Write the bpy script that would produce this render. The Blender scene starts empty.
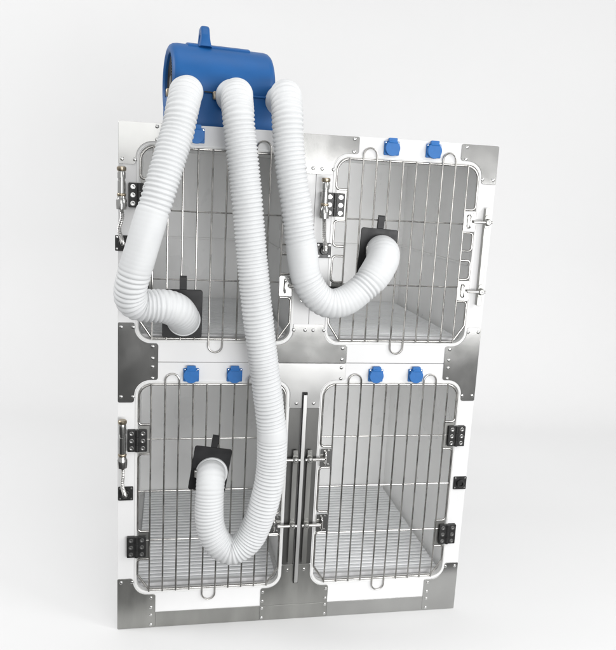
import bpy, bmesh, math, random
from mathutils import Vector, Matrix

random.seed(7)
S = 0.001                       # the script is written in millimetres
scene = bpy.context.scene
COL = scene.collection
PI = math.pi

# ------------------------------------------------------------------ materials
def new_mat(name, color, rough=0.5, metal=0.0, spec=0.5):
    m = bpy.data.materials.new(name)
    m.use_nodes = True
    b = m.node_tree.nodes['Principled BSDF']
    b.inputs['Base Color'].default_value = (*color, 1)
    b.inputs['Roughness'].default_value = rough
    b.inputs['Metallic'].default_value = metal
    b.inputs['Specular IOR Level'].default_value = spec
    return m

def noisy(m, scale=(10, 10, 10), detail=4, lo=0.9, hi=1.05, rlo=None, rhi=None, bump=0.0, bscale=None, seed=0.0):
    """Real wear and grain: object-space noise varies the colour, the gloss and the relief."""
    nt = m.node_tree
    b = nt.nodes['Principled BSDF']
    tc = nt.nodes.new('ShaderNodeTexCoord')
    mp = nt.nodes.new('ShaderNodeMapping')
    mp.inputs['Scale'].default_value = scale
    mp.inputs['Location'].default_value = (seed, seed * 1.7, seed * 0.3)
    nz = nt.nodes.new('ShaderNodeTexNoise')
    nz.inputs['Scale'].default_value = 1.0
    nz.inputs['Detail'].default_value = detail
    nt.links.new(tc.outputs['Object'], mp.inputs['Vector'])
    nt.links.new(mp.outputs['Vector'], nz.inputs['Vector'])
    col = b.inputs['Base Color'].default_value[:]
    rp = nt.nodes.new('ShaderNodeMapRange')
    rp.inputs['From Min'].default_value = 0.3
    rp.inputs['From Max'].default_value = 0.7
    rp.inputs['To Min'].default_value = lo
    rp.inputs['To Max'].default_value = hi
    nt.links.new(nz.outputs['Fac'], rp.inputs['Value'])
    mx = nt.nodes.new('ShaderNodeVectorMath')
    mx.operation = 'SCALE'
    mx.inputs[0].default_value = col[:3]
    nt.links.new(rp.outputs['Result'], mx.inputs['Scale'])
    nt.links.new(mx.outputs['Vector'], b.inputs['Base Color'])
    if rlo is not None:
        r2 = nt.nodes.new('ShaderNodeMapRange')
        r2.inputs['From Min'].default_value = 0.3
        r2.inputs['From Max'].default_value = 0.7
        r2.inputs['To Min'].default_value = rlo
        r2.inputs['To Max'].default_value = rhi
        nt.links.new(nz.outputs['Fac'], r2.inputs['Value'])
        nt.links.new(r2.outputs['Result'], b.inputs['Roughness'])
    if bump:
        n2 = nt.nodes.new('ShaderNodeTexNoise')
        n2.inputs['Scale'].default_value = 1.0
        n2.inputs['Detail'].default_value = 3
        m2 = nt.nodes.new('ShaderNodeMapping')
        m2.inputs['Scale'].default_value = bscale or scale
        nt.links.new(tc.outputs['Object'], m2.inputs['Vector'])
        nt.links.new(m2.outputs['Vector'], n2.inputs['Vector'])
        bp = nt.nodes.new('ShaderNodeBump')
        bp.inputs['Strength'].default_value = bump
        bp.inputs['Distance'].default_value = 0.002
        nt.links.new(n2.outputs['Fac'], bp.inputs['Height'])
        nt.links.new(bp.outputs['Normal'], b.inputs['Normal'])
    return m

M = {}
M['panel'] = noisy(new_mat('white_laminate', (0.77, 0.77, 0.77), 0.55, 0.0, 0.12), (5, 5, 5), 5, 0.965, 1.01, 0.5, 0.6, 0.06, (260, 260, 260))
M['rim'] = noisy(new_mat('white_edge_trim', (0.78, 0.78, 0.77), 0.3), (30, 30, 30), 3, 0.95, 1.02)
M['liner'] = noisy(new_mat('pale_liner', (0.90, 0.90, 0.895), 0.3), (4, 4, 2.5), 5, 0.94, 1.04, 0.24, 0.36, 0.05, (160, 160, 160))
M['steel'] = noisy(new_mat('brushed_steel', (0.46, 0.46, 0.45), 0.3, 1.0), (9, 9, 9), 4, 0.94, 1.05, 0.14, 0.19, 0.05, (1400, 40, 26))
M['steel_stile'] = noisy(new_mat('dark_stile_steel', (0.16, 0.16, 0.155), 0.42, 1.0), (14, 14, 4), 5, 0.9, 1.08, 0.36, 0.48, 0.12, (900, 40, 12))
M['steel_satin'] = noisy(new_mat('satin_steel', (0.42, 0.42, 0.415), 0.3, 1.0), (9, 9, 9), 4, 0.95, 1.04, 0.28, 0.33, 0.05, (1400, 40, 26))
M['post'] = noisy(new_mat('matt_post_steel', (0.62, 0.62, 0.61), 0.5, 1.0), (9, 9, 4), 4, 0.93, 1.05, 0.46, 0.54)
M['steel_dull_shaded'] = noisy(new_mat('dull_shaded_steel', (0.36, 0.36, 0.345), 0.4, 1.0), (14, 14, 4), 5, 0.88, 1.08, 0.32, 0.46, 0.12, (900, 40, 12))  # dull steel; its darker base also imitates dim reflections on lower plates
M['wire'] = noisy(new_mat('steel_wire', (0.52, 0.51, 0.49), 0.25, 1.0), (40, 40, 20), 4, 0.72, 1.1, 0.18, 0.36)
M['chrome'] = new_mat('chrome', (0.72, 0.71, 0.69), 0.12, 1.0)
M['screw'] = noisy(new_mat('rivet_steel', (0.62, 0.62, 0.61), 0.22, 1.0), (90, 90, 90), 3, 0.8, 1.1)
M['brass'] = new_mat('brass', (0.36, 0.31, 0.24), 0.35, 1.0)
M['black'] = noisy(new_mat('black_plastic', (0.012, 0.012, 0.012), 0.4), (60, 60, 60), 3, 0.8, 1.3, 0.34, 0.5)
M['black_plate'] = noisy(new_mat('black_sheet', (0.012, 0.012, 0.013), 0.5, 0.0, 0.3), (25, 25, 25), 4, 0.8, 1.4, 0.36, 0.55)
M['dark'] = new_mat('dark_gap', (0.01, 0.01, 0.01), 0.7)
M['blue'] = noisy(new_mat('blue_plastic', (0.009, 0.092, 0.285), 0.5, 0.0, 0.3), (12, 12, 12), 5, 0.93, 1.05, 0.36, 0.46, 0.10, (700, 700, 700))
M['blue_cap'] = noisy(new_mat('blue_outlet_plastic', (0.014, 0.135, 0.41), 0.42, 0.0, 0.35), (60, 60, 60), 3, 0.95, 1.05)
M['grate'] = noisy(new_mat('white_grate', (0.90, 0.91, 0.92), 0.35), (20, 20, 20), 3, 0.95, 1.02)
M['lip'] = noisy(new_mat('pale_grey_lip', (0.52, 0.52, 0.525), 0.4), (20, 20, 20), 3, 0.95, 1.02)
M['tray'] = noisy(new_mat('grey_tray', (0.62, 0.625, 0.63), 0.5), (12, 12, 12), 3, 0.93, 1.05)
M['sweep'] = noisy(new_mat('white_paper', (0.77, 0.77, 0.77), 0.9, spec=0.1), (1.5, 1.5, 1.5), 3, 0.99, 1.0)
M['floor'] = noisy(new_mat('dark_floor', (0.055, 0.055, 0.055), 0.7, spec=0.2), (1.2, 1.2, 1.2), 4, 0.8, 1.2)
h = noisy(new_mat('white_hose_plastic', (0.66, 0.67, 0.675), 0.5, 0.0, 0.25), (16, 16, 16), 4, 0.96, 1.01, 0.46, 0.58)
hb = h.node_tree.nodes['Principled BSDF']
hb.inputs['Subsurface Weight'].default_value = 0.08
hb.inputs['Subsurface Radius'].default_value = (0.012, 0.012, 0.012)
hb.inputs['Subsurface Scale'].default_value = 0.5
M['hose'] = h

# ------------------------------------------------------------------ mesh building
class MB:
    """Collects shapes in millimetres and links them as ONE mesh object."""
    def __init__(self):
        self.bm = bmesh.new()

    def poly_prism(self, pts, y0, y1, hole=None):
        """Outline in x,z extruded from y0 (front) to y1; optional hole outline."""
        bm = self.bm
        loops = [pts] + ([hole] if hole else [])
        layers = []
        for y in (y0, y1):
            edges, vl = [], []
            for L in loops:
                vs = [bm.verts.new((x, y, z)) for x, z in L]
                vl.append(vs)
                for i in range(len(vs)):
                    edges.append(bm.edges.new((vs[i], vs[(i + 1) % len(vs)])))
            if hole:
                bmesh.ops.triangle_fill(bm, edges=edges, use_beauty=True)
            else:
                bm.faces.new(vl[0])
            layers.append(vl)
        for a, b in zip(*layers):
            n = len(a)
            for i in range(n):
                bm.faces.new((a[i], a[(i + 1) % n], b[(i + 1) % n], b[i]))

    def box(self, x0, x1, y0, y1, z0, z1):
        self.poly_prism([(x0, z0), (x1, z0), (x1, z1), (x0, z1)], y0, y1)

    def tube(self, pts, r, seg=10, closed=False, cap=True):
        """Round wire along 3-D points (a radius, or one radius per point)."""
        bm = self.bm
        P = [Vector(p) for p in pts]
        n = len(P)
        rad = r if isinstance(r, (list, tuple)) else [r] * n
        T = []
        for i in range(n):
            a = P[(i - 1) % n] if (closed or i) else P[0]
            b = P[(i + 1) % n] if (closed or i < n - 1) else P[-1]
            T.append((b - a).normalized())
        up = Vector((0, 1, 0)) if abs(T[0].y) < 0.9 else Vector((1, 0, 0))
        N = (up - T[0] * up.dot(T[0])).normalized()
        rings = []
        for i in range(n):
            N = (N - T[i] * N.dot(T[i])).normalized()
            B = T[i].cross(N)
            rings.append([bm.verts.new(P[i] + (N * math.cos(2 * PI * k / seg) + B * math.sin(2 * PI * k / seg)) * rad[i]) for k in range(seg)])
        m = n if closed else n - 1
        for i in range(m):
            a, b = rings[i], rings[(i + 1) % n]
            for k in range(seg):
                bm.faces.new((a[k], a[(k + 1) % seg], b[(k + 1) % seg], b[k]))
        if cap and not closed:
            bm.faces.new(rings[0][::-1])
            bm.faces.new(rings[-1])

    def lathe(self, profile, origin, axis, seg=32):
        """profile: (distance along axis, radius) pairs; radius 0 closes an end."""
        bm = self.bm
        A = Vector(axis).normalized()
        O = Vector(origin)
        up = Vector((0, 0, 1)) if abs(A.z) < 0.9 else Vector((1, 0, 0))
        N = (up - A * up.dot(A)).normalized()
        B = A.cross(N)
        rings = []
        for d, r in profile:
            if r <= 1e-6:
                rings.append([bm.verts.new(O + A * d)])
            else:
                rings.append([bm.verts.new(O + A * d + (N * math.cos(2 * PI * k / seg) + B * math.sin(2 * PI * k / seg)) * r) for k in range(seg)])
        for a, b in zip(rings, rings[1:]):
            if len(a) == 1 and len(b) == 1:
                continue
            for k in range(seg):
                k2 = (k + 1) % seg
                if len(a) == 1:
                    bm.faces.new((a[0], b[k2], b[k]))
                elif len(b) == 1:
                    bm.faces.new((a[k], a[k2], b[0]))
                else:
                    bm.faces.new((a[k], a[k2], b[k2], b[k]))
        if len(rings[0]) > 1:
            bm.faces.new(rings[0][::-1])
        if len(rings[-1]) > 1:
            bm.faces.new(rings[-1])

    def build(self, name, mat, parent=None, origin=(0, 0, 0), bevel=0.0, angle=35, segs=2):
        bm = self.bm
        bmesh.ops.recalc_face_normals(bm, faces=bm.faces)
        O = Vector(origin)
        for v in bm.verts:
            v.co = (v.co - O) * S
        for f in bm.faces:
            f.smooth = True
        me = bpy.data.meshes.new(name)
        bm.to_mesh(me)
        bm.free()
        me.materials.append(mat)
        me.set_sharp_from_angle(angle=math.radians(angle))
        o = bpy.data.objects.new(name, me)
        COL.objects.link(o)
        if parent is not None:
            o.parent = parent
        if bevel:
            bv = o.modifiers.new('bevel', 'BEVEL')
            bv.width = bevel * S
            bv.segments = segs
            bv.limit_method = 'ANGLE'
            bv.angle_limit = math.radians(40)
            bv.harden_normals = False
        return o

def empty(name, loc=(0, 0, 0), parent=None):
    o = bpy.data.objects.new(name, None)
    o.empty_display_size = 0.05
    COL.objects.link(o)
    o.location = Vector(loc) * S
    if parent is not None:
        o.parent = parent
    return o

def copy_tree(o, loc=None, parent=None):
    c = o.copy()
    COL.objects.link(c)
    if parent is not None:
        c.parent = parent
    if loc is not None:
        c.location = Vector(loc) * S
    for ch in list(o.children):
        copy_tree(ch, None, c)
    return c

def tag(o, label, cat=None, group=None, kind=None):
    o['label'] = label
    if cat:
        o['category'] = cat
    if group:
        o['group'] = group
    if kind:
        o['kind'] = kind
    return o

def arc(cx, cz, r, a0, a1, n=8):
    return [(cx + r * math.cos(math.radians(a0 + (a1 - a0) * i / n)), cz + r * math.sin(math.radians(a0 + (a1 - a0) * i / n))) for i in range(n + 1)]

def fillet(pts, n=8, closed=True):
    """Rounds the corners of an outline: pts are (coords..., radius)."""
    out = []
    N = len(pts)
    for i, p in enumerate(pts):
        r = p[-1]
        v = Vector(p[:-1])
        if r <= 0 or (not closed and i in (0, N - 1)):
            out.append(tuple(v))
            continue
        a = Vector(pts[i - 1][:-1]) - v
        b = Vector(pts[(i + 1) % N][:-1]) - v
        a.normalize()
        b.normalize()
        ang = a.angle(b)
        d = r / math.tan(ang / 2)
        bis = (a + b).normalized()
        c = v + bis * (r / math.sin(ang / 2))
        s, e = v + a * d - c, v + b * d - c
        tot = s.angle(e)
        for k in range(n + 1):
            f = k / n
            q = (s * math.sin((1 - f) * tot) + e * math.sin(f * tot)) / math.sin(tot)
            out.append(tuple(c + q))
    return out

def rrect(x0, x1, z0, z1, r, n=8):
    return fillet([(x0, z0, r), (x1, z0, r), (x1, z1, r), (x0, z1, r)], n)

# ------------------------------------------------------------------ the cage bank
W, H, MW = 1218.0, 1680.0, 609.0        # whole front, and one module's width
SPLIT = 940.0                           # the joint between lower and upper row
DEPTH = 820.0
OX0, OX1 = 61.0, 550.0                  # door opening inside a module
OPEN = {'low': (135.0, 872.0), 'up': (1011.0, 1616.0)}
DOOR = {'low': (141.0, 866.0), 'up': (1018.0, 1610.0)}

bank = empty('cage_bank')
tag(bank, 'white two-by-two bank of animal drying cages with steel corner plates and wire doors', 'animal cage')

# front panels, opening rims, liners
for row, (z0, z1) in (('low', (0.0, SPLIT - 0.8)), ('up', (SPLIT + 0.8, H))):
    oz0, oz1 = OPEN[row]
    proto = None
    for i in range(2):
        if proto is None:
            mb = MB()
            mb.poly_prism([(0.7, z0), (MW - 0.7, z0), (MW - 0.7, z1), (0.7, z1)], 0, 14, rrect(OX0, OX1, oz0, oz1, 42))
            proto = mb.build('front_panel', M['panel'], bank, bevel=1.2)
            mb = MB()
            mb.poly_prism(rrect(OX0 - 5, OX1 + 5, oz0 - 5, oz1 + 5, 47), -2.5, -0.2, rrect(OX0 - 0.5, OX1 + 0.5, oz0 - 0.5, oz1 + 0.5, 42.5))
            mb.poly_prism(rrect(OX0 - 0.3, OX1 + 0.3, oz0 - 0.3, oz1 + 0.3, 42.3), -2.3, 22, rrect(OX0 + 2.5, OX1 - 2.5, oz0 + 2.5, oz1 - 2.5, 39.5))
            rim = mb.build('opening_rim', M['rim'], bank, bevel=0.8)
            # five-sided liner
            lx0, lx1, lz0, lz1 = 44.0, 565.0, oz0 - 12, oz1 + 12
            mb = MB()
            t = 8
            mb.box(lx0 - t, lx0, 14.5, 805, lz0, lz1)
            mb.box(lx1, lx1 + t, 14.5, 805, lz0, lz1)
            mb.box(lx0 - t, lx1 + t, 14.5, 813, lz0 - t, lz0 - 0.1)
            mb.box(lx0 - t, lx1 + t, 14.5, 813, lz1 + 0.1, lz1 + t)
            mb.box(lx0 - t, lx1 + t, 805.1, 813, lz0, lz1)
            liner = mb.build('inner_liner', M['liner'], bank)
            if row == 'up':
                mb = MB()
                mb.box(lx0 + 0.2, lx1 - 0.2, 797, 804.8, 1276, 1283)
                mb.box(lx0 + 0.2, lx0 + 7, 60, 796.8, 1276, 1283)
                mb.box(lx1 - 7, lx1 - 0.2, 60, 796.8, 1276, 1283)
                mb.build('divider_rail', M['liner'], liner, bevel=1)
        else:
            for src in (proto, rim, liner):
                copy_tree(src, (MW, 0, 0), bank)

# outer shell
for x0 in (1.0, W - 21.0):
    mb = MB()
    mb.box(x0, x0 + 20, 14.6, DEPTH - 1, 0, H - 20)
    mb.build('side_panel', M['panel'], bank, bevel=1.5)
mb = MB(); mb.box(1, W - 1, 14.6, DEPTH - 1, H - 19.6, H - 0.5); mb.build('top_panel', M['panel'], bank, bevel=1.5)
mb = MB(); mb.box(21.5, W - 21.5, 814, DEPTH - 2, 0, H - 20); mb.build('back_panel', M['panel'], bank)
mb = MB(); mb.box(599, 619, 14.6, 812, 0, H - 20.5); mb.build('divider_panel', M['panel'], bank)

# corner plates
PY0, PY1 = -2.7, -0.25
rivet_proto = None
def rivet(plate, x, z):
    global rivet_proto
    if rivet_proto is None:
        mb = MB()
        mb.lathe([(0, 6.0), (0.8, 5.9), (1.8, 5.0), (2.5, 3.1), (2.8, 0)], (0, 0, 0), (0, -1, 0), 16)
        rivet_proto = mb.build('rivet', M['screw'], plate)
        rivet_proto.location = Vector((x, PY0 - 0.05, z)) * S
        return rivet_proto
    return copy_tree(rivet_proto, (x, PY0 - 0.05, z), plate)

def plate(outline, rivets, mat='steel', y0=PY0, y1=PY1):
    mb = MB()
    mb.poly_prism(fillet(outline, 8), y0, y1)
    p = mb.build('corner_plate', M[mat], bank, bevel=0.6)
    for x, z in rivets:
        rivet(p, x, z)
    return p

def mir(L):
    """The same outline on the other side of the bank (order reversed)."""
    return [(W - p[0],) + tuple(p[1:]) for p in L][::-1]

CL, CR = 52.0, 559.0                    # plate edges beside an opening, left and right
TL = [(1, 1554, 3), (1, 1679, 5), (131, 1679, 6), (131, 1625, 10), (CL, 1625, 51), (CL, 1554, 8)]
TLr = [(114, 1669), (114, 1631), (12, 1569), (50, 1569)]
plate(TL, TLr)
plate(mir(TL), [(W - x, z) for x, z in TLr])
plate([(475, 1679, 5), (743, 1679, 5), (743, 1625, 10), (MW + CL, 1625, 51), (MW + CL, 1556, 6), (CR, 1556, 6), (CR, 1625, 51), (475, 1625, 10)],
      [(493, 1671), (493, 1632), (726, 1671), (726, 1632), (570, 1573.5), (597, 1573.5), (626, 1573.5), (663, 1573.5)])
ML = [(1, 806, 6), (1, 1068, 4), (CL, 1068, 6), (CL, 1002, 51), (126, 1002, 9), (126, 881, 9), (CL, 881, 51), (CL, 806, 9)]
MLr = [(11, 1053), (48, 1053), (109, 991), (109, 953), (109, 925), (109, 887), (11, 825), (48, 825)]
plate(ML, MLr)
plate(mir(ML), [(W - x, z) for x, z in MLr])
plate([(473, 940.6, 5), (473, 1001, 8), (CR, 1002, 51), (CR, 1072, 4), (MW + CL, 1072, 4), (MW + CL, 1002, 51), (745, 1002, 9), (745, 940.6, 5)],
      [(560, 1052), (598, 1052), (625, 1052), (661, 1052), (489, 991), (489, 953), (729, 991), (729, 953)])
lowmid = plate([(473, 939.2, 4), (745, 939.2, 5), (745, 881, 9), (MW + CL, 881, 51), (MW + CL, 784, 7), (CR, 784, 7), (CR, 881, 51), (473, 881, 9)],
               [(489, 925), (489, 887), (729, 925), (729, 887), (581, 801), (640, 801)], 'steel_satin')
lowmid.rotation_euler = (0, 0, 0)
tilt = Matrix.Translation(Vector((0, PY0, 939.2)) * S) @ Matrix.Rotation(math.radians(-0.5), 4, 'X') @ Matrix.Translation(Vector((0, -PY0, -939.2)) * S)
lowmid.matrix_basis = tilt                # leans forward at its foot, tilted to lighten its reflection
BL = [(1, 1, 3), (1, 187, 4), (CL, 187, 8), (CL, 125, 51), (127, 125, 8), (127, 1, 2)]
BLr = [(13, 174), (49, 174), (112, 112), (112, 76), (112, 48), (112, 11)]
plate(BL, BLr, 'steel_dull_shaded')  # darker than its mirrored twin: the dim floor reflection is in the colour
plate(mir(BL), [(W - x, z) for x, z in BLr])
plate([(488, 57.3, 1), (488, 125, 9), (CR, 125, 51), (CR, 211, 5), (MW + CL, 211, 5), (MW + CL, 125, 51), (730, 125, 9), (730, 57.3, 1)],
      [(495, 110), (495, 75), (722, 110), (722, 74), (580, 191), (638, 191)], 'steel_dull_shaded')
plate([(488, 1, 2), (488, 56.3, 1), (730, 56.3, 1), (730, 1, 2)], [(495, 47), (495, 11), (722, 48), (722, 13)], 'steel_dull_shaded')  # middle foot plates also get their dark reflection from the base colour
for x0, x1 in ((127.6, 487.4), (730.6, W - 127.6)):
    mb = MB(); mb.box(x0, x1, -2.2, -0.25, 1, 57); mb.build('base_rail', M['steel_dull_shaded' if x0 < 400 else 'steel'], bank, bevel=0.5)  # left rail in darker steel, imitating its dimmer reflection
# steel stile between the lower doors, and the post that covers its joint
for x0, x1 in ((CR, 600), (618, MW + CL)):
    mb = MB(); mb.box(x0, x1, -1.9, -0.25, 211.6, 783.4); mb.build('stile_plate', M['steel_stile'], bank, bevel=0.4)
mb = MB()
mb.box(603, 605, -17, -3, 150, 834); mb.box(613, 615, -17, -3, 150, 834); mb.box(603, 615, -19, -17.1, 150, 834)
mb.build('centre_post', M['post'], bank, bevel=0.6)
mb = MB(); mb.box(600.5, 617.5, -9.5, -7, 143, 840); mb.build('centre_slot', M['dark'], bank)

# doors: module coordinates, hinge on the left
FX0, FX1 = 66.0, 545.0
VX = [105 + 44.55 * i for i in range(10)]
HINGE = {'low': (680, 307), 'up': (1463, 1163)}
LATCH = {'low': (608, 368), 'up': (1430, 1197)}
HBAR = {'low': (681, 500, 325), 'up': (1421, 1208)}
def wire_door(row, flip):
    z0, z1 = DOOR[row]
    fx = (lambda x: MW - x) if flip else (lambda x: x)
    yf, yv, yh = 0.0, -5.6, -0.6
    mb = MB()
    for i, x in enumerate(VX):                                   # uprights; some are joined by a loop
        a, b = z0 - 3, z1 + 3
        if i in (1, 2, 7, 8):
            b = None
        if i in (4, 5):
            a = None
        if a is not None and b is not None:
            bow = random.uniform(-1.6, 1.6)                       # hand-welded wires are never quite straight
            mb.tube([(fx(x + bow * math.sin(PI * k / 10) + random.uniform(-0.15, 0.15)), yv + 0.5 * bow * math.sin(PI * k / 5), a + (b - a) * k / 10) for k in range(11)], 2.75, 10)
    lr = 44.55 / 2
    for i in (1, 7):
        c = VX[i] + lr
        zt = z1 + 14
        P = [(VX[i], z0 - 3)] + [(c - lr * math.cos(PI * k / 14), zt + lr * math.sin(PI * k / 14)) for k in range(15)] + [(VX[i + 1], z0 - 3)]
        mb.tube([(fx(x), yv, z) for x, z in P], 2.85, 10)
    c = VX[4] + lr
    zb = z0 - 21
    P = [(VX[4], z1 + 3)] + [(c - lr * math.cos(PI * k / 14), zb - lr * math.sin(PI * k / 14)) for k in range(15)] + [(VX[5], z1 + 3)]
    mb.tube([(fx(x), yv, z) for x, z in P], 2.85, 10)
    for z in HBAR[row]:
        mb.tube([(fx(FX0 if row == 'low' else VX[0] - 2), yh, z), (fx(FX1 if row == 'low' else VX[9] + 2), yh, z)], 2.5, 10)
    door = mb.build('cage_door', M['wire'], bank)
    # the heavy outer wire, broken where hinges, latches and the middle gap are
    mb = MB()
    rc = 44
    mid = 1315
    def side(x, xi, gaps):
        """Wire runs down the side from the top corner; gaps are (z, half height)."""
        segs, top = [], None
        gaps = sorted(gaps, reverse=True)
        P = [(x, 0, z1 - rc)]
        first = True
        start = None
        out = []
        for g, hh in gaps:
            if start is None:
                out.append(('top', g + hh))
            else:
                out.append((start, g + hh))
            start = g - hh
        out.append((start, 'end'))
        return out
    gl = [(z, 50) for z in HINGE[row]] + ([(mid, 16)] if row == 'up' else [])
    gr = [(z, 38) for z in LATCH[row]] + ([(mid, 16)] if row == 'up' else [])
    sl, sr = side(FX0, VX[0], gl), side(FX1, VX[9], gr)
    q = 13
    topw = [(VX[0], yf, sl[0][1], 0), (FX0, yf, sl[0][1], q), (FX0, yf, z1, rc), (FX1, yf, z1, rc), (FX1, yf, sr[0][1], q), (VX[9], yf, sr[0][1], 0)]
    mb.tube([(fx(p[0]), p[1], p[2]) for p in fillet(topw, 10, False)], 4.0, 12)
    for s, x, xi in ((sl, FX0, VX[0]), (sr, FX1, VX[9])):
        for a, b in s[1:-1]:
            seg = [(xi, yf, a, 0), (x, yf, a, q), (x, yf, b, q), (xi, yf, b, 0)]
            mb.tube([(fx(p[0]), p[1], p[2]) for p in fillet(seg, 8, False)], 3.9, 12)
    bot = [(VX[0], yf, sl[-1][0], 0), (FX0, yf, sl[-1][0], q), (FX0, yf, z0 + 58, 10), (VX[0], yf, z0, 10), (VX[9], yf, z0, 10), (FX1, yf, z0 + 58, 10), (FX1, yf, sr[-1][0], q), (VX[9], yf, sr[-1][0], 0)]
    mb.tube([(fx(p[0]), p[1], p[2]) for p in fillet(bot, 8, False)], 4.0, 12)
    mb.build('outer_wire', M['wire'], door)
    # sheet-steel plates welded in beside the hinges, latch brackets on the other side
    for z in HINGE[row]:
        mb = MB()
        xs = sorted((fx(VX[0] + 2), fx(FX0 + 2)))
        mb.box(xs[0], xs[1], -2.4, -0.9, z - 48, z + 48)
        mb.build('hinge_plate', M['steel_dull_shaded'], door, bevel=0.4)
    for z in LATCH[row]:
        mb = MB()
        xs = sorted((fx(VX[9] - 1), fx(FX1 + 1)))
        xc = sum(xs) / 2
        mb.poly_prism(rrect(xs[0], xs[1], z - 33, z + 33, 5), -9.8, -7.8)
        br = mb.build('latch_bracket', M['steel'], door, bevel=0.5)
        mb = MB()
        st = fillet([(xc - 3, -9, z + 21, 0), (xc - 3, -24, z + 21, 7), (xc - 3, -24, z - 21, 7), (xc - 3, -9, z - 21, 0)], 6, False)
        mb.tube(st, 3.2, 10)
        mb.build('staple', M['chrome'], br)
        for zz in (z - 25, z + 25):
            mb = MB()
            mb.lathe([(0, 4.2), (1, 4.0), (1.6, 0)], (xc + 9, -9.9, zz), (0, -1, 0), 14)
            mb.build('bracket_screw', M['screw'], br)
    return door
d_up = wire_door('up', False)
copy_tree(d_up, (MW, 0, 0), bank)
d_ll = wire_door('low', False)
d_lr = wire_door('low', True)
d_lr.location = Vector((MW, 0, 0)) * S

# black strap hinges
hinge_proto = None
def hinge(x, z):
    global hinge_proto
    if hinge_proto is None:
        hinge_proto = empty('hinge', (x, 0, z), bank)
        mb = MB()
        for sx in (-1, 1):
            a, b = sorted((sx * 4.5, sx * 31))
            mb.poly_prism(rrect(a, b, -37, 37, 3), -15, -8.6)
        mb.build('hinge_leaf', M['black'], hinge_proto, bevel=1.0)
        mb = MB()
        for k in range(3):
            mb.lathe([(-37.5 + 25 * k + 0.4, 6.8), (-37.5 + 25 * k + 24.6, 6.8)], (0, -12, 0), (0, 0, 1), 18)
        mb.build('knuckle', M['black'], hinge_proto, bevel=0.5)
        mb = MB()
        mb.box(-30, -6, -8.5, -0.1, -36, 36)
        mb.build('hinge_packer', M['black'], hinge_proto)
        s0 = None
        for sx in (-1, 1):
            for dz in (-25, 0, 25):
                if s0 is None:
                    mb = MB()
                    mb.lathe([(0, 7.6), (1.0, 7.4), (1.4, 5.0), (0.8, 3.4), (0.8, 0)], (0, 0, 0), (0, -1, 0), 16)
                    s0 = mb.build('hinge_screw', M['screw'], hinge_proto)
                    s0.location = Vector((sx * 18, -15.05, dz)) * S
                else:
                    copy_tree(s0, (sx * 18, -15.05, dz), hinge_proto)
        return hinge_proto
    return copy_tree(hinge_proto, (x, 0, z), bank)
for z in HINGE['up']:
    hinge(63, z)
    hinge(MW + 63, z)
for z in HINGE['low']:
    hinge(63, z)
    hinge(W - 59, z).rotation_euler = (0, PI, 0)
for o in list(bank.children):
    if o.name.startswith('hinge') and abs(o.rotation_euler.y) > 1:
        o.rotation_euler = (0, 0, 0)
        o.scale = (-1, 1, 1)

# latch bars: a flat steel bar on stand-offs with two sliding bolts
def latch(xbar, xdoor, z0, z1, zb, mat):
    e = empty('latch_bar', (xbar, 0, (z0 + z1) / 2), bank)
    O = (xbar, 0, (z0 + z1) / 2)
    mb = MB()
    mb.poly_prism(rrect(xbar - 8, xbar + 8, z0, z1, 3), -19, -15.5)
    mb.box(xbar - 8, xbar - 6, -15.4, -4, z0 + 2, z1 - 2)
    mb.build('flat_bar', M[mat], e, O, bevel=0.5)
    for z in zb:
        sgn = 1 if xdoor > xbar else -1
        mb = MB()
        mb.tube([(xbar - sgn * 16, -25, z), (xdoor, -25, z)], 5.2, 14)
        mb.build('sliding_bolt', M['chrome'], e, O, bevel=0.6)
        mb = MB()
        mb.poly_prism(fillet([(xbar - 7, z - 20, 6), (xbar + 7, z - 20, 6), (xbar + 10, z + 3, 4), (xbar + 7, z + 24, 6), (xbar - 7, z + 24, 6), (xbar - 10, z + 3, 4)], 5), -21.5, -19.1)
        mb.lathe([(0, 12), (5, 12), (8, 10), (13, 10), (15, 8)], (xbar, -19.2, z), (0, -1, 0), 20)
        k = mb.build('bolt_guide', M['steel_dull_shaded'], e, O, bevel=0.6)
        mb = MB()
        mb.lathe([(0, 4), (1.5, 4), (2.5, 0)], (xbar, -34, z + 1), (0, -1, 0), 12)
        mb.build('screw_head', M['screw'], k, O)
    return e
latch(1192, W - 76, 1148, 1477, LATCH['up'], 'steel_dull_shaded')
latch(583, MW - 76, 1148, 1477, LATCH['up'], 'steel')
latch(585, MW - 76, 222, 640, LATCH['low'], 'steel_dull_shaded')
latch(634, MW + 76, 222, 640, LATCH['low'], 'steel_dull_shaded')

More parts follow.
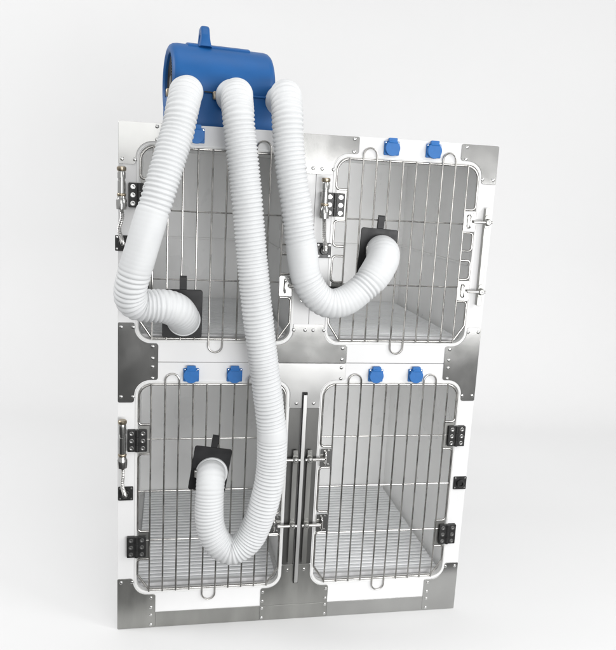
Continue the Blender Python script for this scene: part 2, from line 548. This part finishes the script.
# black sockets and the chrome fittings that plug into three of them
def socket(x, z):
    e = empty('wall_socket', (x, 0, z), bank)
    O = (x, 0, z)
    mb = MB()
    mb.poly_prism(rrect(x - 24, x + 24, z - 24, z + 24, 3), -5, -0.1)
    mb.build('socket_plate', M['black'], e, O, bevel=0.8)
    mb = MB()
    mb.lathe([(0, 15), (8, 14), (10, 12), (10, 8), (4, 7), (4, 0)], (x, -5.1, z), (0, -1, 0), 24)
    mb.build('socket_ring', M['black'], e, O)
    for sx in (-1, 1):
        for sz in (-1, 1):
            mb = MB()
            mb.lathe([(0, 3.6), (1, 3.4), (1.6, 0)], (x + sx * 18, -5.1, z + sz * 18), (0, -1, 0), 12)
            mb.build('socket_screw', M['screw'], e, O)
    return e
for x, z in ((16, 1316), (646, 1316), (27, 495), (W - 25, 500)):
    socket(x, z)
def fitting(xs, zs, xb, dz):
    """Short pipe from the socket up to an upright chrome barrel with brass rings."""
    e = empty('pipe_fitting', (xs, 0, zs), bank)
    O = (xs, 0, zs)
    yb = -34
    z0 = zs + 112
    z1 = zs + dz
    mb = MB()
    P = [Vector(p) for p in ((xs, -14, zs), (xs, -28, zs + 3), (xs - 3, -37, zs + 18), (xs - 9, -38, zs + 46), (xb + 2, -36, zs + 80), (xb, yb, z0 - 6))]
    path = []
    for i in range(len(P) - 1):
        p0, p1, p2, p3 = P[max(i - 1, 0)], P[i], P[i + 1], P[min(i + 2, len(P) - 1)]
        for k in range(12):
            t = k / 12
            path.append(0.5 * ((2 * p1) + (p2 - p0) * t + (2 * p0 - 5 * p1 + 4 * p2 - p3) * t * t + (3 * p1 - p0 - 3 * p2 + p3) * t ** 3))
    path.append(P[-1])
    mb.tube(path, [6.2 + (0.7 if i % 2 else -0.5) for i in range(len(path))], 14)
    mb.build('braided_pipe', M['chrome'], e, O)
    mb = MB()
    mb.lathe([(-10, 8), (-8, 15), (4, 16), (18, 16), (24, 13), (30, 12)], (xb, yb, z0), (0, 0, 1), 22)
    mb.build('pipe_collar', M['steel'], e, O)
    mb = MB()
    mb.lathe([(0, 12.4), (3, 13.4), (7, 13.4), (9, 12)], (xb, yb, z0 + 30.2), (0, 0, 1), 22)
    mb.build('brass_ring', M['brass'], e, O)
    mb = MB()
    L = z1 - z0 - 39
    mb.lathe([(0, 11.5), (L * 0.55, 11.5), (L * 0.56, 10.2), (L * 0.66, 10.2), (L * 0.67, 12.2), (L * 0.9, 12.2), (L, 10.5)], (xb, yb, z0 + 39.4), (0, 0, 1), 22)
    mb.build('barrel', M['steel'], e, O)
    mb = MB()
    mb.lathe([(0, 12.5), (4, 14), (10, 14), (13, 11), (13, 6)], (xb, yb, z1 + 0.6), (0, 0, 1), 22)
    mb.build('brass_cap', M['brass'], e, O)
    mb = MB()
    mb.box(xb - 9, xb + 9, yb + 12, -0.2, z0 + 60, z0 + 74)
    mb.build('clip', M['steel_dull_shaded'], e, O, bevel=1)
fitting(16, 1316, 13, 216)
fitting(646, 1316, 634, 216)
fitting(27, 495, 18, 250)

# blue outlet covers above the doors
outlet_proto = None
def outlet(x, z):
    global outlet_proto
    if outlet_proto is not None:
        return copy_tree(outlet_proto, (x, 0, z), bank)
    outlet_proto = empty('power_outlet', (x, 0, z), bank)
    mb = MB()
    mb.poly_prism(rrect(-25, 25, -27, 17, 3), -7, -0.1)
    mb.build('outlet_frame', M['blue_cap'], outlet_proto, bevel=1.2)
    mb = MB()
    mb.poly_prism([(24 * math.cos(2 * PI * k / 28), -5 + 24.5 * math.sin(2 * PI * k / 28)) for k in range(28)], -19, -7.1)
    mb.poly_prism(fillet([(-14, 10, 1), (14, 10, 1), (14, 27, 3), (-14, 27, 3)], 4), -17, -5)
    mb.build('flap_lid', M['blue_cap'], outlet_proto, bevel=1.8)
    for sx in (-1, 1):
        mb = MB()
        mb.lathe([(0, 2.6), (1.2, 2.4), (1.6, 0)], (sx * 20.5, -7.1, 13), (0, -1, 0), 12)
        mb.build('outlet_screw', M['screw'], outlet_proto)
    mb = MB()
    mb.lathe([(-13, 2.4), (13, 2.4)], (0, -18.5, 13), (1, 0, 0), 12)
    mb.build('lid_pin', M['blue_cap'], outlet_proto)
    return outlet_proto
for x in (231, 371, 849, 990):
    outlet(x, 1655)
for x in (231, 371, 850, 991):
    outlet(x, 904)

# ------------------------------------------------------------------ floor grates (they lift out)
GR = 'white slatted floor grates inside the cages'
g0 = empty('floor_grate', (0, 0, 123.2))
def build_grate(root):
    mb = MB()
    y = 44.0
    while y < 790:
        mb.box(64, 545, y, y + 15.5, 15, 26)
        y += 24.6
    mb.build('slats', M['grate'], root, bevel=1.6)
    mb = MB()
    for x in (70, 190, 305, 420, 539):
        mb.box(x - 4, x + 4, 44, 796, 5, 14.9)
    mb.build('bearers', M['grate'], root)
    mb = MB()
    mb.box(60, 549, 26, 42, 2, 28)
    mb.build('front_lip', M['lip'], root, bevel=2)
    mb = MB()
    mb.box(58, 551, 25, 800, 0.2, 2)
    mb.build('drip_tray', M['tray'], root)
build_grate(g0)
tag(g0, 'white slatted floor grate in the lower left cage below the U-bent hose', 'floor grate', GR)
g1 = copy_tree(g0, (MW, 0, 123.2)); tag(g1, 'fully visible white slatted floor grate in the lower right cage without a hose', 'floor grate', GR)
g2 = copy_tree(g0, (0, 0, 999.2)); tag(g2, 'white slatted floor grate in the upper left cage behind the middle hose', 'floor grate', GR)
g3 = copy_tree(g0, (MW, 0, 999.2)); tag(g3, 'white slatted floor grate in the upper right cage under the upward curving hose end', 'floor grate', GR)

# ------------------------------------------------------------------ the dryer on top
DX, DY, YAW = 303.0, 190.0, math.radians(9)
dryer = empty('cage_dryer', (DX, DY, H - 0.4))
dryer.rotation_euler = (0, 0, YAW)
tag(dryer, 'blue drum-shaped air dryer standing on top of the cages', 'dryer')
mb = MB()
R0, ZC = 122.0, 139.0
mb.lathe([(-140, 92), (-158, 93), (-163, 97), (-165, 102), (-164, 108), (-160, 115), (-152, 120), (-140, R0), (140, R0), (152, 120), (160, 114), (164, 105), (165, 90), (165, 0)], (0, 0, ZC), (1, 0, 0), 72)
drum = mb.build('drum_housing', M['blue'], dryer, angle=30)
mb = MB()
for k in range(9):                                             # intake guard: rings and spokes
    mb.tube([(-150, (12 + 9.4 * k) * math.cos(2 * PI * j / 36), ZC + (12 + 9.4 * k) * math.sin(2 * PI * j / 36)) for j in range(36)], 1.6, 6, True)
for k in range(6):
    a = PI * k / 6
    mb.tube([(-148, 92 * math.cos(a), ZC + 92 * math.sin(a)), (-148, -92 * math.cos(a), ZC - 92 * math.sin(a))], 2, 6)
mb.lathe([(0, 24), (4, 22), (6, 0)], (-151, 0, ZC), (-1, 0, 0), 20)
mb.build('intake_guard', M['black'], drum)
mb = MB()
mb.lathe([(0, 91.5), (1, 91.5)], (-141.5, 0, ZC), (1, 0, 0), 40)
mb.build('intake_screen', M['dark'], drum)
mb = MB()                                                      # base with front air box
prof = fillet([(-118, 0, 4), (112, 0, 4), (116, 70, 10), (80, 100, 10), (-80, 112, 2), (-121, 106, 6)], 5)
bm = mb.bm
Ls = [[bm.verts.new((x, p[0], p[1])) for p in prof] for x in (-160, 158)]
bm.faces.new(Ls[0]); bm.faces.new(Ls[1])
for i in range(len(prof)):
    j = (i + 1) % len(prof)
    bm.faces.new((Ls[0][i], Ls[0][j], Ls[1][j], Ls[1][i]))
mb.build('air_box', M['blue'], dryer, bevel=5, segs=3)
mb = MB()                                                      # lip where the drum shell overlaps the air box
mb.poly_prism(rrect(-156, 154, 104, 110, 2), -126.5, -112)
mb.build('shell_lip', M['blue'], dryer, bevel=1.5)
mb = MB(); mb.box(-70, -20, -127.4, -126.6, 105, 109); mb.build('lip_slot', M['dark'], dryer)
mb = MB()                                                      # handle pad and handle
bm = mb.bm
rows = []
for x in (-108, 92):
    rows.append([bm.verts.new((x, R * math.sin(a), ZC + R * math.cos(a))) for R in (R0 - 3, R0 + 5) for a in [math.radians(-24 + 48 * k / 12) for k in range(13)]])
A, B = rows
n = 13
for k in range(n - 1):
    bm.faces.new((A[k], A[k + 1], B[k + 1], B[k])); bm.faces.new((A[n + k], A[n + k + 1], B[n + k + 1], B[n + k]))
    bm.faces.new((A[k], A[k + 1], A[n + k + 1], A[n + k])); bm.faces.new((B[k], B[k + 1], B[n + k + 1], B[n + k]))
bm.faces.new((A[0], A[n], B[n], B[0])); bm.faces.new((A[n - 1], A[2 * n - 1], B[2 * n - 1], B[n - 1]))
mb.build('handle_pad', M['blue'], dryer, bevel=2.5)
mb = MB()
hp = fillet([(-50, -46, 250, 0), (-50, -42, 284, 10), (-50, -30, 308, 22), (-50, 30, 308, 22), (-50, 42, 284, 10), (-50, 46, 250, 0)], 8, False)
hp = [tuple(Vector(a).lerp(Vector(b), k / 6)) for a, b in zip(hp, hp[1:]) for k in range(6)] + [hp[-1]]
nn = len(hp)
bm = mb.bm
rings = []
for i, p in enumerate(hp):
    a, b = Vector(hp[max(i - 1, 0)]), Vector(hp[min(i + 1, nn - 1)])
    t = (b - a).normalized()
    N = t.cross(Vector((1, 0, 0))).normalized()
    f = min(1.0, max(0.0, (306 - p[2]) / 56))
    wx = 14.5 + 7 * f ** 2.5
    th = 12 + 9 * f ** 2.5
    ring = []
    for k in range(16):
        an = 2 * PI * k / 16
        cx, cy = math.cos(an), math.sin(an)
        sx = math.copysign(abs(cx) ** 0.6, cx) * wx
        sy = math.copysign(abs(cy) ** 0.6, cy) * th
        ring.append(bm.verts.new(Vector(p) + Vector((1, 0, 0)) * sx + N * sy))
    rings.append(ring)
for a, b in zip(rings, rings[1:]):
    for k in range(16):
        bm.faces.new((a[k], a[(k + 1) % 16], b[(k + 1) % 16], b[k]))
bm.faces.new(rings[0]); bm.faces.new(rings[-1])
hd = mb.build('carry_handle', M['blue'], dryer, (-50, 0, 250), angle=50)
hd.location = Vector((-50, 0, 250)) * S
hd.rotation_euler = (0, 0, math.radians(-6))

# ------------------------------------------------------------------ the hoses
HOSE_PATHS = {
    'A': [
        (196, 95, 1775, 0, 13.2, 1.0),
        (197, 30, 1774, 0.3, 13.2, 1.0),
        (201, -45, 1771, 0.5, 13.2, 1.0),
        (195, -95, 1755, 0.8, 13.2, 1.0),
        (186, -128, 1715, 1, 13.2, 1.0),
        (176, -145, 1658, 1, 13.2, 1.0),
        (159, -165, 1596, 1, 13.2, 1.0),
        (136, -185, 1512, 1, 13.2, 1.0),
        (113, -195, 1434, 1, 13.2, 1.0),
        (108, -197, 1420, 0.02, 13.2, 1.0),
        (82, -205, 1327, 0.02, 13.2, 1.0),
        (63, -200, 1261, 0.04, 13.2, 1.0),
        (58, -197, 1243, 0.9, 13.2, 1.0),
        (50, -188, 1210, 1, 13.2, 1.0),
        (48, -165, 1172, 1.2, 13.2, 1.0),
        (68, -140, 1149, 1.3, 13.2, 1.03),
        (108, -125, 1144, 1.3, 14.7, 1.07),
        (146, -115, 1141, 0.6, 13.2, 1.1),
        (177, -98, 1128, 0.15, 12.6, 1.12),
        (194, -68, 1107, 0.1, 12.6, 1.12),
        (201, -35, 1091, 0.1, 12.6, 1.1),
        (203, -8, 1083, 0, 12.6, 1.08),
    ],
    'B': [
        (334, 105, 1777, 0, 11.8, 1.0),
        (340, 30, 1777, 0.3, 11.8, 1.0),
        (347, -45, 1775, 0.5, 11.8, 1.0),
        (343, -92, 1755, 0.8, 11.8, 1.0),
        (345, -118, 1716, 1, 11.8, 1.0),
        (350, -125, 1666, 1, 11.8, 1.0),
        (365, -130, 1567, 1, 11.8, 1.0),
        (379, -130, 1467, 1, 11.8, 1.0),
        (397, -130, 1320, 1, 11.8, 1.0),
        (417, -128, 1169, 1, 11.8, 1.0),
        (442, -124, 1012, 1, 11.8, 1.0),
        (470, -118, 848, 1, 11.8, 1.0),
        (482, -115, 771, 1, 11.8, 1.0),
        (486, -115, 748, 0, 11.8, 1.0),
        (488, -114, 724, 0.0, 11.8, 1.04),
        (489, -113, 693, 1, 11.8, 1.04),
        (490, -110, 614, 1, 11.8, 1.04),
        (479, -107, 526, 1, 11.8, 1.04),
        (459, -104, 442, 1, 11.8, 1.04),
        (434, -101, 377, 1, 11.200000000000001, 1.04),
        (406, -99, 342, 1, 11, 1.0),
        (370, -97, 327, 1, 11, 1.0),
        (335, -95, 345, 0.9, 10.5, 1.0),
        (308, -92, 389, 0.7, 11, 1.0),
        (297, -88, 440, 0.5, 11, 1.0),
        (296, -82, 500, 0.35, 11, 1.0),
        (298, -72, 544, 0.3, 11, 1.0),
        (301, -52, 567, 0.2, 11, 1.0),
        (303, -28, 570, 0.1, 11, 1.0),
        (305, -8, 566, 0, 11, 1.0),
    ],
    'C': [
        (440, 185, 1777, 0, 13.4, 1.0),
        (488, 120, 1778, 0.3, 13.4, 1.0),
        (501, 35, 1788, 0.4, 13.4, 1.0),
        (492, -45, 1781, 0.5, 13.4, 1.0),
        (488, -92, 1766, 0.8, 13.4, 1.0),
        (489, -118, 1726, 1, 13.4, 1.0),
        (495, -130, 1638, 1, 13.4, 1.0),
        (509, -135, 1541, 1, 13.4, 1.0),
        (525, -138, 1460, 1, 13.4, 1.0),
        (542, -140, 1359, 1, 13.4, 1.0),
        (546, -140, 1343, 0.03, 13.4, 1.0),
        (554, -140, 1296, 0.03, 13.4, 1.0),
        (563, -139, 1254, 0.05, 13.4, 1.0),
        (569, -138, 1239, 0.8, 13.4, 1.0),
        (580, -137, 1217, 0.8, 13.4, 1.0),
        (608, -135, 1182, 0.8, 12.8, 1.0),
        (647, -132, 1163, 0.35, 13, 1.0),
        (696, -128, 1172, 0.1, 13.4, 1.0),
        (737, -123, 1200, 0.1, 13.4, 1.0),
        (746, -122, 1208, 0.9, 13.4, 1.0),
        (772, -118, 1232, 0.8, 13.4, 1.03),
        (780, -115, 1241, 0.1, 13.4, 1.07),
        (798, -108, 1265, 0.08, 13.4, 1.1),
        (819, -90, 1297, 0.1, 13, 1.12),
        (829, -62, 1316, 0.15, 13, 1.12),
        (833, -32, 1322, 0.15, 13, 1.1),
        (836, -8, 1321, 0, 13, 1.08),
    ],
}

WORLD = 0.64
LAMPS = [
    ('front_softbox', (1.6, -3.7, 1.0), (0.6, 0.0, 0.9), 100, 2.5, 0.97),
    ('high_reflection_fill', (0.0, -3.9, 2.45), (0.6, 0.0, 1.0), 18, 2.4, 1.6),  # added out of view to give the top plates a bright reflection
    ('key_softbox', (3.9, -2.3, 3.0), (0.6, 0.0, 0.95), 58, 1.5, 1.5),
    ('top_softbox', (0.6, -0.5, 4.4), (0.6, 0.2, 0.0), 20, 2.4, 1.6),
    ('backdrop_lamp', (4.2, 0.6, 3.6), (1.6, 3.3, 1.0), 14, 1.6, 1.6),
    ('backdrop_lamp', (-3.0, 0.4, 3.4), (-0.2, 2.2, 0.3), 70, 1.6, 1.6),
]

def catmull(P, step=12):
    """Centripetal-like spline through points of any width."""
    out = []
    n = len(P)
    for i in range(n - 1):
        p0, p1, p2, p3 = P[max(i - 1, 0)], P[i], P[i + 1], P[min(i + 2, n - 1)]
        d0 = max(1e-3, math.dist(p0[:3], p1[:3])) ** 0.5
        d1 = max(1e-3, math.dist(p1[:3], p2[:3])) ** 0.5
        d2 = max(1e-3, math.dist(p2[:3], p3[:3])) ** 0.5
        if i == 0: d0 = d1
        if i == n - 2: d2 = d1
        for k in range(step):
            t = k / step
            row = []
            for c in range(len(p1)):
                if c >= 3:
                    row.append(p1[c] + (p2[c] - p1[c]) * t)
                    continue
                m1 = (p1[c] - p0[c]) / d0 - (p2[c] - p0[c]) / (d0 + d1) + (p2[c] - p1[c]) / d1 if i else (p2[c] - p1[c]) / d1
                m2 = (p2[c] - p1[c]) / d1 - (p3[c] - p1[c]) / (d1 + d2) + (p3[c] - p2[c]) / d2 if i < n - 2 else (p2[c] - p1[c]) / d1
                m1 *= d1; m2 *= d1
                h1 = 2 * t ** 3 - 3 * t * t + 1; h2 = t ** 3 - 2 * t * t + t
                h3 = -2 * t ** 3 + 3 * t * t; h4 = t ** 3 - t * t
                row.append(h1 * p1[c] + h2 * m1 + h3 * p2[c] + h4 * m2)
            out.append(row)
    out.append(list(P[-1]))
    return out

def make_hose(key, origin, seed):
    rnd = random.Random(seed)
    raw = catmull(HOSE_PATHS[key])
    # soften, then resample by arc length
    for _ in range(8):
        raw = [raw[0]] + [[(a + 2 * b + c) / 4 for a, b, c in zip(raw[i - 1], raw[i], raw[i + 1])] for i in range(1, len(raw) - 1)] + [raw[-1]]
    step = 1.5
    pts = [raw[0]]
    acc = 0.0
    for i in range(1, len(raw)):
        a, b = raw[i - 1], raw[i]
        L = math.dist(a[:3], b[:3])
        if L < 1e-6:
            continue
        s = step - acc
        while s <= L:
            t = s / L
            pts.append([x + (y - x) * t for x, y in zip(a, b)])
            s += step
        acc = L - (s - step)
    n = len(pts)
    P = [Vector(p[:3]) for p in pts]
    T = [(P[min(i + 1, n - 1)] - P[max(i - 1, 0)]).normalized() for i in range(n)]
    seg = 44
    bm = bmesh.new()
    N = Vector((1, 0, 0))
    O = Vector(origin)
    rings = []
    ph = 0.0
    w1, w2 = rnd.random() * 6, rnd.random() * 6
    for i in range(n):
        N = (N - T[i] * N.dot(T[i])).normalized()
        B = T[i].cross(N)
        s = i * step
        amp, pitch, mul = pts[i][3], pts[i][4], pts[i][5]
        pitch *= 1 + 0.07 * math.sin(s * 0.021 + w1) + 0.05 * math.sin(s * 0.057 + w2)
        ph += step / pitch
        # how sharply the hose bends here: the ribs fan out outside, close up inside
        k = (T[min(i + 4, n - 1)] - T[max(i - 4, 0)]) / (8 * step)
        R = 47.0 * mul * (1 + 0.008 * math.sin(s * 0.013 + w2) + 0.006 * math.sin(s * 0.05 + w1))
        ring = []
        for j in range(seg):
            th = 2 * PI * j / seg
            d = N * math.cos(th) + B * math.sin(th)
            f = abs(math.sin(PI * (ph - j / seg))) ** 0.85
            bend = d.dot(k)
            r = R - 5.8 * amp * (1 - f) - amp * 10 * max(0.0, bend) * f
            ring.append(bm.verts.new((P[i] + d * r - O) * S))
        rings.append(ring)
    for a, b in zip(rings, rings[1:]):
        for j in range(seg):
            f = bm.faces.new((a[j], a[(j + 1) % seg], b[(j + 1) % seg], b[j]))
            f.smooth = True
    bmesh.ops.recalc_face_normals(bm, faces=bm.faces)
    me = bpy.data.meshes.new('corrugated_tube')
    bm.to_mesh(me)
    bm.free()
    me.materials.append(M['hose'])
    o = bpy.data.objects.new('corrugated_tube', me)
    COL.objects.link(o)
    return o, P, T

HOSES = 'white corrugated hoses from the blue dryer'
HOSE_DEF = {
    'A': ((199, -10, 1102), 0.0, 'left white hose with a long smooth sleeve, bending right into the upper left cage door'),
    'B': ((300, -10, 577), 8.0, 'longest white hose, middle of three, hanging in a U to the lower left cage door'),
    'C': ((824, -10, 1318), 2.5, 'right white hose curving up into the upper right cage door'),
}
for n_, key in enumerate('ABC'):
    origin, roll, label = HOSE_DEF[key]
    root = empty('dryer_hose', origin)
    tag(root, label, 'hose', HOSES)
    tube, P, T = make_hose(key, origin, 11 + n_)
    tube.parent = root
    # collar on the dryer's nozzle, with its brass clamp screw
    d = (P[40] - P[0]).normalized()
    mb = MB()
    c0 = P[0] + d * 26
    mb.lathe([(-34, 43), (20, 43), (22, 49.5), (30, 51), (46, 51), (52, 49), (58, 46)], c0, d, 40)
    mb.build('nozzle_cuff', M['hose'], root, origin)
    mb = MB()
    side = d.cross(Vector((0, 0, 1))).normalized()
    c1 = c0 + d * 24 + side * 52
    mb.lathe([(-12, 6), (-8, 7.5), (8, 7.5), (12, 5)], c1, (0, 0, 1), 14)
    mb.build('clamp_screw', M['brass'], root, origin)
    # black plate that carries the hose on the door
    e = empty('mount_plate', (0, 0, 0), root)
    e.rotation_euler = (0, math.radians(roll), 0)
    mb = MB()
    mb.poly_prism(rrect(-62, 62, -78, 76, 8), -3, 3)
    mb.build('plate_sheet', M['black_plate'], e, bevel=1)
    mb = MB()
    mb.poly_prism(rrect(-10, 12, 70, 116, 3), 3.1, 6)
    mb.box(-10, 12, -2.8, 6, 116.1, 119)
    mb.poly_prism(rrect(-10, 12, 76.4, 116, 2), -3, -0.2)
    mb.build('hook_tab', M['black_plate'], e, bevel=0.8)
    # collar and spring clip round the hose end
    Oe = P[-1]
    mb = MB()
    mb.lathe([(0, 53), (8, 53), (10, 51.5)], (Oe.x, origin[1] - 3.1, Oe.z), (0, -1, 0), 40)
    mb.build('end_collar', M['hose'], root, origin)
    mb = MB()
    mb.box(Oe.x - 57, Oe.x - 48, origin[1] - 26, origin[1] - 6, Oe.z - 8, Oe.z + 16)
    mb.build('spring_clip', M['chrome'], root, origin, bevel=2)

# ------------------------------------------------------------------ studio
mb = MB()
ang = math.radians(-6.5)                                       # paper sweep: lies under the bank and rises behind it
prof = [(-1150, 0)] + [(2300 + 1100 * math.sin(math.radians(a)), 1100 - 1100 * math.cos(math.radians(a))) for a in range(0, 91, 5)] + [(3400, 5200)]
bm = mb.bm
cs, sn = math.cos(ang), math.sin(ang)
def place(x, y, z):
    return (600 + x * cs - y * sn, -185 + x * sn + y * cs, z)
front_y = 0
prof = [(front_y, 0)] + prof[1:]
L1 = [bm.verts.new(place(-6500, y, z)) for y, z in prof]
L2 = [bm.verts.new(place(8000, y, z)) for y, z in prof]
for i in range(len(prof) - 1):
    bm.faces.new((L1[i], L1[i + 1], L2[i + 1], L2[i]))
bd = mb.build('backdrop', M['sweep'], None, angle=60)
tag(bd, 'plain white seamless studio backdrop under and behind the cages', None, None, 'structure')
mb = MB()
q = [mb.bm.verts.new((x, y, -4)) for x, y in ((-7000, -6900), (0, -6400), (3000, -4450), (9000, -4300), (9000, 5500), (-7000, 5500))]  # out-of-view front edge slanted to shape what the steel plates reflect
mb.bm.faces.new(q)
fl = mb.build('floor', M['floor'])
tag(fl, 'dark studio floor in front of the white backdrop', None, None, 'structure')

# ------------------------------------------------------------------ light
w = bpy.data.worlds.new('World')
scene.world = w
w.use_nodes = True
bg = w.node_tree.nodes['Background']
bg.inputs['Color'].default_value = (1.0, 1.0, 1.0, 1)
bg.inputs['Strength'].default_value = WORLD

def area(name, loc, target, power, sx, sy, color=(1, 1, 1)):
    l = bpy.data.lights.new(name, 'AREA')
    l.shape = 'RECTANGLE'
    l.size, l.size_y = sx, sy
    l.energy = power
    l.color = color
    o = bpy.data.objects.new(name, l)
    COL.objects.link(o)
    o.location = loc
    o.rotation_euler = (Vector(target) - Vector(loc)).to_track_quat('-Z', 'Y').to_euler()
    return o
for a in LAMPS:
    area(*a)

# ------------------------------------------------------------------ camera
cam = bpy.data.cameras.new('camera')
cam.sensor_fit = 'HORIZONTAL'
cam.sensor_width = 36.0
cam.lens = 712.93 / 616.0 * 36.0
cam.clip_start = 0.01
cam.clip_end = 100
co = bpy.data.objects.new('camera', cam)
COL.objects.link(co)
R = ((0.9816633479573048, -0.18339482505011603, 0.05199432105617685),
     (0.01572677602262862, -0.19391200732560313, -0.9808928595574997),
     (0.18997299753699085, 0.963724271542329, -0.18747210098310046))
mw = Matrix(((R[0][0], -R[1][0], -R[2][0], 0.16137),
             (R[0][1], -R[1][1], -R[2][1], -2.26341),
             (R[0][2], -R[1][2], -R[2][2], 1.50898),
             (0, 0, 0, 1)))
co.matrix_world = mw
scene.camera = co

scene.view_settings.view_transform = 'Standard'
scene.view_settings.look = 'None'
scene.view_settings.gamma = 1.0
scene.view_settings.exposure = 0.0
scene.view_settings.use_curve_mapping = False
scene.cycles.max_bounces = 14
scene.cycles.diffuse_bounces = 12
scene.cycles.use_denoising = True
